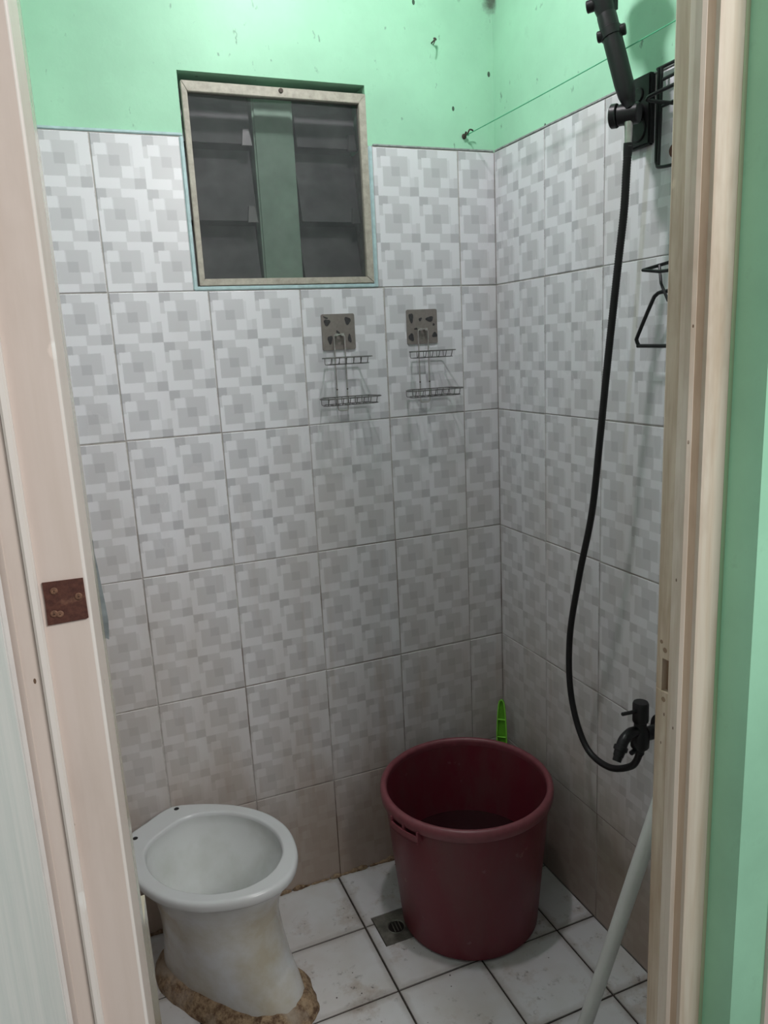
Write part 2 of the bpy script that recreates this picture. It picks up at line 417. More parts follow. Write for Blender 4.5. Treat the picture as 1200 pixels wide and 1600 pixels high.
# wall tiles ------------------------------------------------------------------
TW, TH, G = .2, .3, .0027
def slab(x0, x1, z0, z1, inset=.0012):
    b = MB(); yb, ym, yf = .005, .0007, 0.0
    a = [(x0, z0), (x1, z0), (x1, z1), (x0, z1)]
    i = [(x0 + inset, z0 + inset), (x1 - inset, z0 + inset), (x1 - inset, z1 - inset), (x0 + inset, z1 - inset)]
    vs = [(x, yb, z) for x, z in a] + [(x, ym, z) for x, z in a] + [(x, yf, z) for x, z in i]
    fs = [(k, (k + 1) % 4, 4 + (k + 1) % 4, 4 + k) for k in range(4)] + [(4 + k, 4 + (k + 1) % 4, 8 + (k + 1) % 4, 8 + k) for k in range(4)] + [(8, 9, 10, 11)]
    b.add(vs, fs); return b
cache = {}
def tile_mesh(x0, x1, z0, z1):
    key = tuple(round(q, 4) for q in (x0, x1, z0, z1))
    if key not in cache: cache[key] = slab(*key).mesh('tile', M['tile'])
    return cache[key]
D0 = .0965
for r in range(6):
    ztop = ZT - r * TH; h = TH if r < 5 else ztop - .0
    lo = -h + (G / 2 if r < 5 else .001)
    for c in range(7):
        xl = -D0 - TW * c            # left edge of tile column c (c=0 is the cut one in the corner)
        x0, x1 = G / 2, TW - G / 2
        if c == 0: x1 = D0 - .0005
        if xl + x0 < XL + .004: x0 = XL + .004 - xl
        if x0 >= x1 - .005: continue
        if r == 0 and c in (2, 3): continue
        if r == 0 and c == 4: x1 = (WX0 - .009) - xl
        if r == 0 and c == 1: x0 = -.0110
        jz = random.uniform(-.0007, .0007); jy = random.uniform(-.0006, .0004)
        o = obj('tile', tile_mesh(x0, x1, lo, -G / 2), wall_back, (xl + random.uniform(-.0005, .0005), jy, ztop + jz))
DR = .2065
for r in range(6):
    ztop = ZT - r * TH; h = TH if r < 5 else ztop
    lo = -h + (G / 2 if r < 5 else .001)
    for c in range(5):
        x0, x1 = G / 2, TW - G / 2
        y = -(DR - TW) - TW * c
        if c == 0: x0 = -.0045
        if -y + x1 > .98: x1 = .98 + y
        if x1 < .01: continue
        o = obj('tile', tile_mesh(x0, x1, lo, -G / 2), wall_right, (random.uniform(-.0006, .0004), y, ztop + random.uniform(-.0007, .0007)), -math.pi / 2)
for r in range(6):
    ztop = ZT - r * TH; lo = -(TH if r < 5 else ztop) + (G / 2 if r < 5 else .001)
    for c in range(5):
        x1 = TW - G / 2; y = -.005 - TW * (c + 1); x0 = G / 2 if c < 4 else G / 2 + .03
        o = obj('tile', tile_mesh(x0, x1, lo, -G / 2), wall_left, (XL + .0025 + random.uniform(-.0006, .0004), y, ztop), math.pi / 2)
# ledge along the top of the tiling
MB().box((XL + .001, -.0012, ZT + .0002), (WX0 - .001, .006, ZT + .0062)).build('tile_edge_trim', M['bluetrim'], wall_back, bevel=.0015)
MB().box((WX1 + .012, -.0006, ZT + .0002), (-.001, .006, ZT + .0045)).build('tile_edge_trim', M['ledge'], wall_back, bevel=.001)
MB().box((-.0006, -.98, ZT + .0002), (.006, -.001, ZT + .0045)).build('tile_edge_trim', M['ledge'], wall_right, bevel=.001)

# floor tiles ------------------------------------------------------------------
FX, FY, FS, FG = -.5039, -.1985, .2005, .0044
DR0 = (-.4815, -.2755, -.3812, -.1760)       # drain cut-out
def ftile(poly, cx, cy):
    b = MB(); n = len(poly); ins = .0011
    # chamfered prism with a centre-facing inset
    mx = sum(p[0] for p in poly) / n; my = sum(p[1] for p in poly) / n
    ip = []
    for i in range(n):
        p0, p1, p2 = Vector(poly[i - 1]), Vector(poly[i]), Vector(poly[(i + 1) % n])
        n1 = Vector((-(p1 - p0).y, (p1 - p0).x)).normalized(); n2 = Vector((-(p2 - p1).y, (p2 - p1).x)).normalized()
        q = p1 + (n1 + n2) * ins; ip.append((q.x, q.y))
    vs = [(x - cx, y - cy, -.005) for x, y in poly] + [(x - cx, y - cy, -.0008) for x, y in poly] + [(x - cx, y - cy, 0) for x, y in ip]
    fs = [(k, (k + 1) % n, n + (k + 1) % n, n + k) for k in range(n)] + [(n + k, n + (k + 1) % n, 2 * n + (k + 1) % n, 2 * n + k) for k in range(n)] + [tuple(range(2 * n, 3 * n))]
    b.add(vs, fs)
    return obj('floor_tile', b.mesh('floor_tile', M['ftile']), floor, (cx, cy, random.uniform(-.0005, .0005)))
for i in range(-4, 3):
    for k in range(-1, 4):
        x0, x1 = FX + FS * i + FG / 2, FX + FS * (i + 1) - FG / 2
        y1, y0 = FY - FS * k - FG / 2, FY - FS * (k + 1) + FG / 2
        cx, cy = (x0 + x1) / 2, (y0 + y1) / 2
        x0 = max(x0, XL + .001); x1 = min(x1, -.001); y1 = min(y1, -.0015); y0 = max(y0, YF)
        if x1 - x0 < .01 or y1 - y0 < .01: continue
        poly = [(x0, y0), (x1, y0), (x1, y1), (x0, y1)]
        if i == 0 and k == -1:
            poly = [(x0, y0), (DR0[0], y0), (DR0[0], DR0[3]), (DR0[2], DR0[3]), (DR0[2], y0), (x1, y0), (x1, y1), (x0, y1)]
        if i == 0 and k == 0:
            poly = [(x0, y0), (x1, y0), (x1, y1), (DR0[2], y1), (DR0[2], DR0[1]), (DR0[0], DR0[1]), (DR0[0], y1), (x0, y1)]
        ftile(poly, cx, cy)
# crumbly mortar along the back wall/floor joint
mb = MB()
for k in range(46):
    x = -1.2 + k * .026 + random.uniform(-.006, .006)
    if x > -.02: break
    s_ = random.uniform(.002, .006)
    mb.tube([(x, -.001, .0), (x + .012, -.003, s_), (x + .026, -.001, 0.0)], [s_, s_ * 1.3, s_], 6)
tag(mb.build('joint_mortar', M['mortar'], wall_back, True), kind='stuff')

# ------------------------------------------------------------------ floor drain
dr = tag(empty('floor_drain', (-.4313, -.2257, -.003)), 'small square steel floor drain beside the maroon bucket', 'drain')
mb = MB(); a = .0480; n = 32
ang = [2 * math.pi * k / n + math.pi / 4 for k in range(n)]
def sq(t, a):
    c, s = math.cos(t), math.sin(t); k = a / max(abs(c), abs(s)); return c * k, s * k
C0 = Vector((-.4313, -.2257))
R1 = [(C0.x + sq(t, a)[0], C0.y + sq(t, a)[1], -.0030) for t in ang]
R2 = [(C0.x + sq(t, a)[0], C0.y + sq(t, a)[1], -.0008) for t in ang]
R2b = [(C0.x + sq(t, a - .003)[0], C0.y + sq(t, a - .003)[1], -.0012) for t in ang]
R3 = [(C0.x - .004 + .023 * math.cos(t), C0.y + .023 * math.sin(t), -.0028) for t in ang]
R4 = [(C0.x - .004 + .018 * math.cos(t), C0.y + .018 * math.sin(t), -.0034) for t in ang]
mb.loft([R1, R2, R2b, R3, R4]); mb.build('drain_plate', M['drain'], dr)
mb = MB(); mb.lathe([(.0001, -.00335), (.0185, -.00335)], (C0.x - .004, C0.y, 0), 28); mb.build('drain_dark_disc', M['drainhole'], dr)  # flat disc, the shade in the opening painted near-black
mb = MB()
for k in range(3): mb.tube([(C0.x - .012 + .008 * k, C0.y - .014, -.0028), (C0.x - .010 + .008 * k, C0.y + .014, -.0026)], .0012, 6)
mb.tube([(C0.x - .004 + .021 * math.cos(t), C0.y + .021 * math.sin(t), -.0024) for t in ang], .0014, 6, True)
mb.build('drain_grate', M['drain'], dr, True)

# ------------------------------------------------------------------ window
win = tag(empty('window_1', (-.515, 0, WZ0)), 'small square wooden window with dark insect screen', kind='structure')
fx0, fx1, fz0, fz1 = -.7125, -.3190, 1.4850, 1.8790
rl, rr_, rb, rt = .0115, .0165, .0140, .0200
def rail(pts):     # mitred rail, polygon in xz
    b = MB(); n = len(pts)
    vs = [(x, -.001, z) for x, z in pts] + [(x, .018, z) for x, z in pts]
    fs = [tuple(range(n)), tuple(reversed(range(n, 2 * n)))] + [(i, (i + 1) % n, n + (i + 1) % n, n + i) for i in range(n)]
    b.add(vs, fs); return b
ix0, ix1, iz0, iz1 = fx0 + rl, fx1 - rr_, fz0 + rb, fz1 - rt
for pts in ([(fx0, fz0), (ix0, iz0), (ix0, iz1), (fx0, fz1)], [(ix1, iz0), (fx1, fz0), (fx1, fz1), (ix1, iz1)],
            [(fx0, fz0), (fx1, fz0), (ix1, iz0), (ix0, iz0)], [(ix0, iz1), (ix1, iz1), (fx1, fz1), (fx0, fz1)]):
    rail(pts).build('frame_rail', M['winwood'], win, bevel=.0012)
# screen with a gentle sag
b = MB(); nx, nz = 16, 16
for j in range(nz + 1):
    for i in range(nx + 1):
        u, v = i / nx, j / nz
        b.v.append((ix0 - .003 + (ix1 - ix0 + .006) * u, .009 + .004 * math.sin(u * math.pi) * math.sin(v * math.pi) + .001 * math.sin(9 * u + 5 * v), iz0 - .003 + (iz1 - iz0 + .006) * v))
for j in range(nz):
    for i in range(nx): b.f.append((j * (nx + 1) + i, j * (nx + 1) + i + 1, (j + 1) * (nx + 1) + i + 1, (j + 1) * (nx + 1) + i)); b.mi.append(0)
b.build('screen_mesh', M['screen'], win, True)
MB().cyl((-.508, -.0035, 1.8725), (-.508, .004, 1.8725), .005, 14).build('frame_screw', M['nail'], win, True)
# blue painted tile-edge strips
for a_, b_ in (((WX0 - .0085, -.0012, WZ0 - .008), (WX0, .006, ZT)), ((WX1, -.0012, WZ0 - .008), (WX1 + .0095, .006, ZT)), ((WX0 - .0085, -.0018, WZ0 - .0085), (WX1 + .0095, .006, WZ0))):
    MB().box(a_, b_).build('edge_strip', M['bluetrim'], win, bevel=.002)
# green post and blades behind the screen
MB().box((-.556, .066, WZ0 + .0005), (-.466, .109, WZ1 - .0005)).build('centre_post', M['post'], win, bevel=.004)
for (x0, x1) in ((WX0 + .002, -.562), (-.460, WX1 - .002)):
    for z in (1.470, 1.626, 1.782):
        zz = min(z + .150, WZ1 - .002); y2 = .064 + (zz - z) * .22
        zl = max(z, WZ0 + .001)
        b = MB(); yl = .064 + (zl - z) * .22
        b.add([(x0, yl, zl), (x1, yl, zl), (x1, y2, zz), (x0, y2, zz), (x0, yl + .006, zl), (x1, yl + .006, zl), (x1, y2 + .006, zz), (x0, y2 + .006, zz)],
              [(0, 3, 2, 1), (4, 5, 6, 7), (0, 1, 5, 4), (1, 2, 6, 5), (2, 3, 7, 6), (3, 0, 4, 7)])
        bl = b.build('blade', M['blade'], win)
        if z > 1.5:
            b = MB(); xc = x1 - .012
            b.add([(xc - .011, .057, z - .004), (xc + .011, .057, z - .004), (xc + .006, .062, z + .030), (xc - .006, .062, z + .030),
                   (xc - .011, .066, z - .004), (xc + .011, .066, z - .004), (xc + .006, .070, z + .030), (xc - .006, .070, z + .030)],
                  [(0, 3, 2, 1), (4, 5, 6, 7), (0, 1, 5, 4), (1, 2, 6, 5), (2, 3, 7, 6), (3, 0, 4, 7)])
            b.build('blade_clip', M['clip'], bl)
# added closed box behind the window, keeps the world light out
mb = MB(); mb.box((-1.0, .32, 1.2), (-.05, .36, 2.2)); mb.box((-1.0, .11, 1.2), (-.96, .32, 2.2)); mb.box((-.09, .11, 1.2), (-.05, .32, 2.2)); mb.box((-1.0, .11, 2.16), (-.05, .32, 2.2)); mb.box((-1.0, .11, 1.2), (-.05, .32, 1.24))
tag(mb.build('window_light_block', M['blocker']), kind='structure')

# ------------------------------------------------------------------ door frame
Z0, Z1 = -.012, 2.10
def Y(t): return CAM.y + t
door = tag(empty('door_1', (-.68, -1.0, 0)), 'worn cream painted wooden door frame', kind='structure')
# left jamb: stop with glossy reveal, rebate face that carries the hinge, bead, casing
MB().prism([(-1.0030, Y(.650)), (-1.0005, Y(.6535)), (-.9918, Y(.76)), (-1.0450, Y(.76)), (-1.0450, Y(.650))], Z0, Z1).build('jamb', M['frame_l'], door)
MB().prism([(-1.0009, Y(.6535)), (-.9916, Y(.7605)), (-.9935, Y(.7605)), (-1.0030, Y(.6550))], Z0, Z1).build('reveal_face', M['frame_gloss'], door)
MB().tube([(-1.0022, Y(.6520), Z0), (-1.0022, Y(.6520), Z1)], .0021, 10).build('jamb_arris', M['frame_l_white'], door, True)
MB().prism([(-1.0445, Y(.640)), (-1.0425, Y(.6375)), (-1.0390, Y(.6375)), (-1.0372, Y(.641)), (-1.0372, Y(.652)), (-1.0445, Y(.652))], Z0, Z1).build('bead', M['frame_l_white'], door)
MB().prism([(-1.0625, Y(.643)), (-1.0578, Y(.6415)), (-1.0570, Y(.643)), (-1.0450, Y(.643)), (-1.0450, Y(.655)), (-1.0625, Y(.655))], Z0, Z1).build('casing', M['frame_l'], door)
MB().prism([(-1.0625, Y(.643)), (-1.0450, Y(.655)), (-1.0450, Y(.675)), (-1.0625, Y(.675))], Z0, Z1).build('casing_back', M['frame_l_white'], door)
# hinge leaf and screws
b = MB(); hz = [(-1.0345, 1.1372), (-1.0050, 1.1378), (-1.0032, 1.1385), (-1.0034, 1.1725), (-1.0342, 1.1732), (-1.0340, 1.155)]
n = len(hz); yf_, yb_ = Y(.6482), Y(.651)
b.add([(x, yf_, z) for x, z in hz] + [(x, yb_, z) for x, z in hz], [tuple(range(n)), tuple(reversed(range(n, 2 * n)))] + [(i, (i + 1) % n, n + (i + 1) % n, n + i) for i in range(n)])
hinge = b.build('hinge_leaf', M['rust'], door); hinge['label'] = 'rusty iron hinge leaf'
for x, z in ((-1.0262, 1.1655), (-1.0085, 1.1580), (-1.0242, 1.1455), (-1.0285, 1.1465)):
    b = MB(); b.cyl((x, Y(.6470), z), (x, Y(.6484), z), .0030, 14)
    b.box((x - .0022, Y(.6466), z - .0004), (x + .0022, Y(.6471), z + .0004)); b.box((x - .0004, Y(.6466), z - .0022), (x + .0004, Y(.6471), z + .0022))
    b.build('screw', M['screw'], hinge)
# torn strip on the far edge and the split low down
b = MB(); prof = [(.000, 1.182), (.0014, 1.178), (.0012, 1.166), (.0026, 1.150), (.0034, 1.135), (.0050, 1.112), (.0056, 1.098), (.0048, 1.086), (.0040, 1.078), (.0010, 1.080)]
n = len(prof)
b.add([(-.9928 + x, Y(.757), z) for x, z in prof] + [(-.9928 + x, Y(.7605), z) for x, z in prof], [tuple(range(n)), tuple(reversed(range(n, 2 * n)))] + [(i, (i + 1) % n, n + (i + 1) % n, n + i) for i in range(n)])
b.build('torn_strip', M['split'], door)
MB().prism([(-.9926, Y(.7650)), (-.9868, Y(.825)), (-.9950, Y(.825))], Z0, .74).build('split_strip', M['frame_gloss'], door)

# right jamb: stained reveal with latch mortise, bead, groove, casing
XR = -.362
def rj(name, pts, mat, z0=Z0, z1=Z1): return MB().prism(pts, z0, z1).build(name, mat, door)
MZ0, MZ1 = .9105, .9540
rj('jamb', [(XR + .013, Y(.650)), (-.3145, Y(.650)), (-.3145, Y(.698)), (XR + .013, Y(.698))], M['frame_r'])
for z0, z1 in ((Z0, MZ0), (MZ1, Z1)):
    rj('jamb_edge', [(XR, Y(.677)), (XR + .0135, Y(.677)), (XR + .0135, Y(.700)), (XR + .0022, Y(.700)), (XR, Y(.6965))], M['frame_r'], z0, z1)
rj('mortise_back', [(XR + .0085, Y(.677)), (XR + .0135, Y(.677)), (XR + .0135, Y(.690)), (XR + .0085, Y(.690))], M['raw_wood'], MZ0, MZ1)
rj('mortise_lip', [(XR + .0012, Y(.6895)), (XR + .0135, Y(.6895)), (XR + .0135, Y(.700)), (XR + .0022, Y(.700)), (XR + .0012, Y(.6972))], M['frame_r'], MZ0, MZ1)
for z in (.9655, .9005, .9745):
    b = MB(); yy = Y(.6842 if z != .9745 else .6905); b.cyl((XR - .0003, yy, z), (XR + .001, yy, z), .0042 if z < .97 else .003, 12); b.build('screw_scar', M['raw_wood'], door)
rj('bead', [(XR + .0005, Y(.6775)), (XR - .0012, Y(.675)), (XR - .0016, Y(.668)), (XR - .0008, Y(.660)), (XR + .0022, Y(.6565)), (XR + .013, Y(.6565)), (XR + .013, Y(.6775))], M['frame_r_lite'])
rj('groove_strip', [(XR + .0028, Y(.6565)), (XR + .0075, Y(.6500)), (XR + .014, Y(.6500)), (XR + .014, Y(.6565))], M['frame_r_dark'])
rj('casing_fillet', [(XR + .0075, Y(.6500)), (XR + .0085, Y(.6455)), (XR + .0125, Y(.6452)), (XR + .0140, Y(.6500))], M['frame_r_lite'])
rj('casing', [(XR + .0125, Y(.6465)), (-.3195, Y(.6465)), (-.3175, Y(.6480)), (-.3175, Y(.652)), (XR + .0125, Y(.652))], M['frame_r_lite'])
rj('paint_overlap', [(-.3195, Y(.6460)), (-.3143, Y(.6450)), (-.3143, Y(.652)), (-.3195, Y(.652))], M['overpaint'])
rj('head', [(-1.045, Y(.650)), (-.3145, Y(.650)), (-.3145, Y(.70)), (-1.045, Y(.70))], M['frame_l'], Z1 - .04, Z1 + .001)
# pale strip past the green pier
tag(MB().box((-.2600, -1.086, Z0), (-.205, -1.0805, 2.2)).build('trim_1', M['frame_l']), kind='structure')

# door leaf, opened towards the viewer
ang = math.radians(24); h0 = Vector((-1.0619, Y(.6410)))
d = Vector((-math.sin(ang), -math.cos(ang))); nrm = Vector((math.cos(ang), -math.sin(ang)))   # face towards camera
leaf = tag(empty('door_leaf', (h0.x, h0.y, 0)), 'pale grey-green wood-grain door leaf standing open at left edge', 'door')
def leafpts(s0, s1, t0, t1): 
    q = [h0 + d * s0 - nrm * t0, h0 + d * s1 - nrm * t0, h0 + d * s1 - nrm * t1, h0 + d * s0 - nrm * t1]; return [(p.x, p.y) for p in q]
MB().prism(leafpts(.0095, .60, .0, .035), .006, 2.05).build('panel', M['leaf'], leaf)
MB().prism(leafpts(.0, .0095, -.0008, .036), .006, 2.05).build('edge_band', M['leaf_edge'], leaf, bevel=.0015)

# ------------------------------------------------------------------ toilet
TM = Vector((-.9342, -.0687)); TA = Vector((.595, -.8037)); TS = Vector((.8037, .595)); TZ = .33; K = 1.0305; W0 = -.008
def TP(u, w_, z): q = TM + TA * (u * K) + TS * ((w_ + W0) * K); return (q.x, q.y, z)
toilet = tag(empty('toilet', (TM.x + .1, TM.y - .13, 0)), 'white ceramic toilet bowl without seat or tank in corner', 'toilet')
half_o = [(-.026, 0), (-.026, .045), (-.014, .078), (.050, .119), (.12, .145), (.195, .150), (.265, .130), (.325, .084), (.356, .038), (.364, 0)]
half_i = [(.034, 0), (.038, .042), (.060, .078), (.115, .111), (.185, .121), (.255, .102), (.303, .062), (.321, .022), (.3235, 0)]
def closed(h, n=6):
    pts = [(u, w_, 0) for u, w_ in h] + [(u, -w_, 0) for u, w_ in reversed(h[1:-1])]
    c = catmull(pts, n, True)
    # resample to 72 points by angle about the centre
    cx = .17; out = []
    L = [(p.x, p.y) for p in c]
    A = sorted(((math.atan2(y, x - cx) % (2 * math.pi)), math.hypot(x - cx, y)) for x, y in L)
    for k in range(72):
        t = 2 * math.pi * k / 72; i = 0
        while i < len(A) and A[i][0] < t: i += 1
        a0, r0 = A[i - 1]; a1, r1 = A[i % len(A)]
        if i == 0: a0 -= 2 * math.pi
        if i == len(A): a1 += 2 * math.pi
        r = r0 + (r1 - r0) * ((t - a0) / (a1 - a0) if a1 > a0 else 0)
        out.append((cx + r * math.cos(t), r * math.sin(t)))
    return out
OUT, INN = closed(half_o), closed(half_i)
def shrink(ring, e, c=.17): return [((x - c) * (1 - e / max(1e-6, math.hypot(x - c, y))) + c, y * (1 - e / max(1e-6, math.hypot(x - c, y)))) for x, y in ring]
def ell(c, hl, hw, p=2.0):
    o = []
    for k in range(72):
        t = 2 * math.pi * k / 72; cc, ss = math.cos(t), math.sin(t)
        o.append((c + hl * math.copysign(abs(cc) ** (2 / p), cc), hw * math.copysign(abs(ss) ** (2 / p), ss)))
    return o
ring = lambda r, z: [TP(x, y, z) for x, y in r]
b = MB()
b.loft([ring(shrink(INN, .001), TZ - .008), ring(shrink(INN, 0), TZ - .003), ring(shrink(INN, -.002), TZ - .0007), ring(shrink(INN, -.004), TZ), ring(shrink(INN, -.0065), TZ), ring(shrink(OUT, .0105), TZ), ring(shrink(OUT, .008), TZ), ring(shrink(OUT, .0045), TZ - .001), ring(shrink(OUT, .0018), TZ - .0036),
        ring(shrink(OUT, .0006), TZ - .008), ring(shrink(OUT, .0006), TZ - .014), ring(shrink(OUT, .003), TZ - .021), ring(shrink(OUT, .008), TZ - .026), ring(shrink(OUT, .016), TZ - .029)])
b.build('rim', M['ceramic'], toilet, True, angle=60)
def mixr(a, b_, t): return [(x0 + (x1 - x0) * t, y0 + (y1 - y0) * t) for (x0, y0), (x1, y1) in zip(a, b_)]
mid = ell(.172, .132, .098, 2.2)
b = MB()
b.loft([ring(shrink(OUT, .012), TZ - .027), ring(mixr(shrink(OUT, .016), mid, .12), TZ - .042), ring(mixr(shrink(OUT, .020), mid, .42), TZ - .066), ring(mixr(shrink(OUT, .022), mid, .80), TZ - .100),
        ring(mid, TZ - .140), ring(ell(.176, .142, .091, 2.2), TZ - .185), ring(ell(.181, .154, .084, 2.3), .10), ring(ell(.187, .168, .079, 2.4), .062), ring(ell(.190, .176, .077, 2.4), .036), ring(ell(.190, .178, .077, 2.4), .020)], cap1=True)
b.build('pedestal', M['ceramic'], toilet, True, angle=60)
b = MB(); sump = ell(.135, .045, .04)
b.loft([ring(shrink(INN, .001), TZ - .0078), ring(shrink(INN, .0005), TZ - .016), ring(shrink(INN, .001), TZ - .03), ring(mixr(INN, sump, .22), TZ - .07), ring(mixr(INN, sump, .52), TZ - .115), ring(mixr(INN, sump, .82), TZ - .15), ring(sump, TZ - .18), ring(ell(.130, .04, .035), TZ - .21)], cap1=True)
b.build('bowl', M['ceramic_in'], toilet, True, angle=60)
b = MB(); b.loft([ring(ell(.135, .0445, .0395), TZ - .172), ring(ell(.135, .002, .002), TZ - .172)], cap1=True); b.build('bowl_water', M['bwater'], toilet)
for s_ in (1, -1):
    b = MB(); c_ = TP(0, .0585 * s_ + .008, TZ); b.cyl((c_[0], c_[1], TZ - .004), (c_[0], c_[1], TZ + .0006), .0068, 18); b.build('bolt_hole_disc', M['hole_shade'], toilet)  # black discs painted in place of the shade inside the bolt holes
# lumpy mortar skirt
b = MB(); rings = []
def lump(e, z, am):
    r = []
    for k, (x, y) in enumerate(ell(.192, .176 + e, .077 + e, 2.3)):
        j = am * (math.sin(k * .7) + .6 * math.sin(k * 1.9 + 1)); r.append(TP(x + j * .5, y + (j if y > 0 else -j) * .7, z + .25 * j))
    return r
b.loft([lump(.026, .0005, .003), lump(.024, .008, .004), lump(.017, .022, .004), lump(.008, .033, .0035), lump(-.004, .040, .003)], cap0=True, cap1=True)
b.build('mortar_skirt', M['mortar'], toilet, True, angle=70)

# ------------------------------------------------------------------ bucket
BC = Vector((-.256, -.258, 0)); BH = .352
bucket = tag(empty('water_bucket', BC), 'large maroon plastic water bucket standing in the tiled corner', 'bucket')
b = MB()
b.lathe([(.0001, .004), (.148, .004), (.157, .003), (.1615, .008), (.1625, .02), (.1715, .12), (.1805, .22), (.1885, .318), (.1890, .336), (.1850, .336), (.1845, .318), (.1765, .22), (.1675, .12), (.1585, .02), (.150, .012), (.0001, .011)], BC, 96)
b.build('body', M['bucket'], bucket, True, angle=35)
b = MB(); b.lathe([(.1850, .334), (.1840, .345), (.1850, .350), (.1885, .3535), (.194, .3535), (.1990, .349), (.2000, .341), (.1990, .329), (.1975, .3275), (.1960, .331), (.1890, .334), (.1850, .334)], BC, 96)
b.build('rim', M['bucket_rim'], bucket, True, angle=50)
ha = math.radians(199)   # grip at the left of the rim
for hh in (ha, ha + math.pi):
    b = MB()
    def hp_(da, r, z): return (BC.x + r * math.cos(hh + da), BC.y + r * math.sin(hh + da), z)
    for (a0, a1, r0, r1, z0, z1) in ((-.21, .21, .186, .2035, .306, .3095), (-.21, .21, .200, .2035, .306, .322), (-.215, -.195, .186, .203, .304, .333), (.195, .215, .186, .203, .304, .333), (-.012, .012, .186, .201, .307, .333)):
        n = 10; R = []
        for i in range(n + 1):
            da = a0 + (a1 - a0) * i / n; R.append([hp_(da, r0, z0), hp_(da, r1, z0), hp_(da, r1, z1), hp_(da, r0, z1)])
        b.loft(R, 0, True, True)
    b.build('grip', M['bucket_rim'], bucket)
b = MB(); b.lathe([(.0001, .158), (.1690, .158), (.1700, .1595), (.0001, .1588)], BC, 64)
b.build('bucket_water', M['water'], bucket, True)

# ------------------------------------------------------------------ green brush in the corner
br = tag(empty('cleaning_brush', (-.040, -.055, 0)), 'lime green plastic brush handle sticking up behind the maroon bucket', 'brush')
top = Vector((-.030, -.0435, .4070)); bot = Vector((-.040, -.055, .075)); ax = (bot - top).normalized()
fr = (CAM - top); fr = (fr - ax * fr.dot(ax)).normalized(); sd = ax.cross(fr)
fr = Vector((-.75, -.66, 0)); fr = (fr - ax * fr.dot(ax)).normalized(); sd = ax.cross(fr)
def bp(s_, w_, d_): return top + ax * s_ + sd * w_ + fr * d_
Ln = (bot - top).length
prof = [(0, .002), (.006, .006), (.02, .0085), (.05, .0110), (.09, .0130), (.14, .0135), (.2, .012), (Ln, .009)]
b = MB()
L_ = [bp(s_, -w_, .003) for s_, w_ in prof]; R_ = [bp(s_, w_, .003) for s_, w_ in prof]
b.tube(L_, .0018, 8); b.tube(R_, .0018, 8); b.tube([L_[0], R_[0]], .0018, 8)
for s_ in (.055, .105, .16, .22):
    ww = .0115; b.tube([bp(s_, -ww, .002), bp(s_ + .002, ww, .002)], .0017, 6)
b.build('handle_edge', M['brush'], br, True)
b = MB(); R = [[bp(s_, -w_, -.004), bp(s_, w_, -.004), bp(s_, w_, -.001), bp(s_, -w_, -.001)] for s_, w_ in prof]
b.loft(R, 0, True, True); b.build('handle_web', M['brush_shaded'], br)
b = MB(); b.box((-.068, -.085, .055), (-.012, -.030, .078)); b.build('brush_block', M['brush'], br, bevel=.004)
b = MB()
for i in range(6):
    for j in range(6):
        x, y = -.064 + i * .0095, -.081 + j * .0095
        b.tube([(x, y, .057), (x + random.uniform(-.003, .003), y + random.uniform(-.003, .003), .001)], .002, 5)
tag(b.build('bristles', M['bristle'], br), kind='stuff')

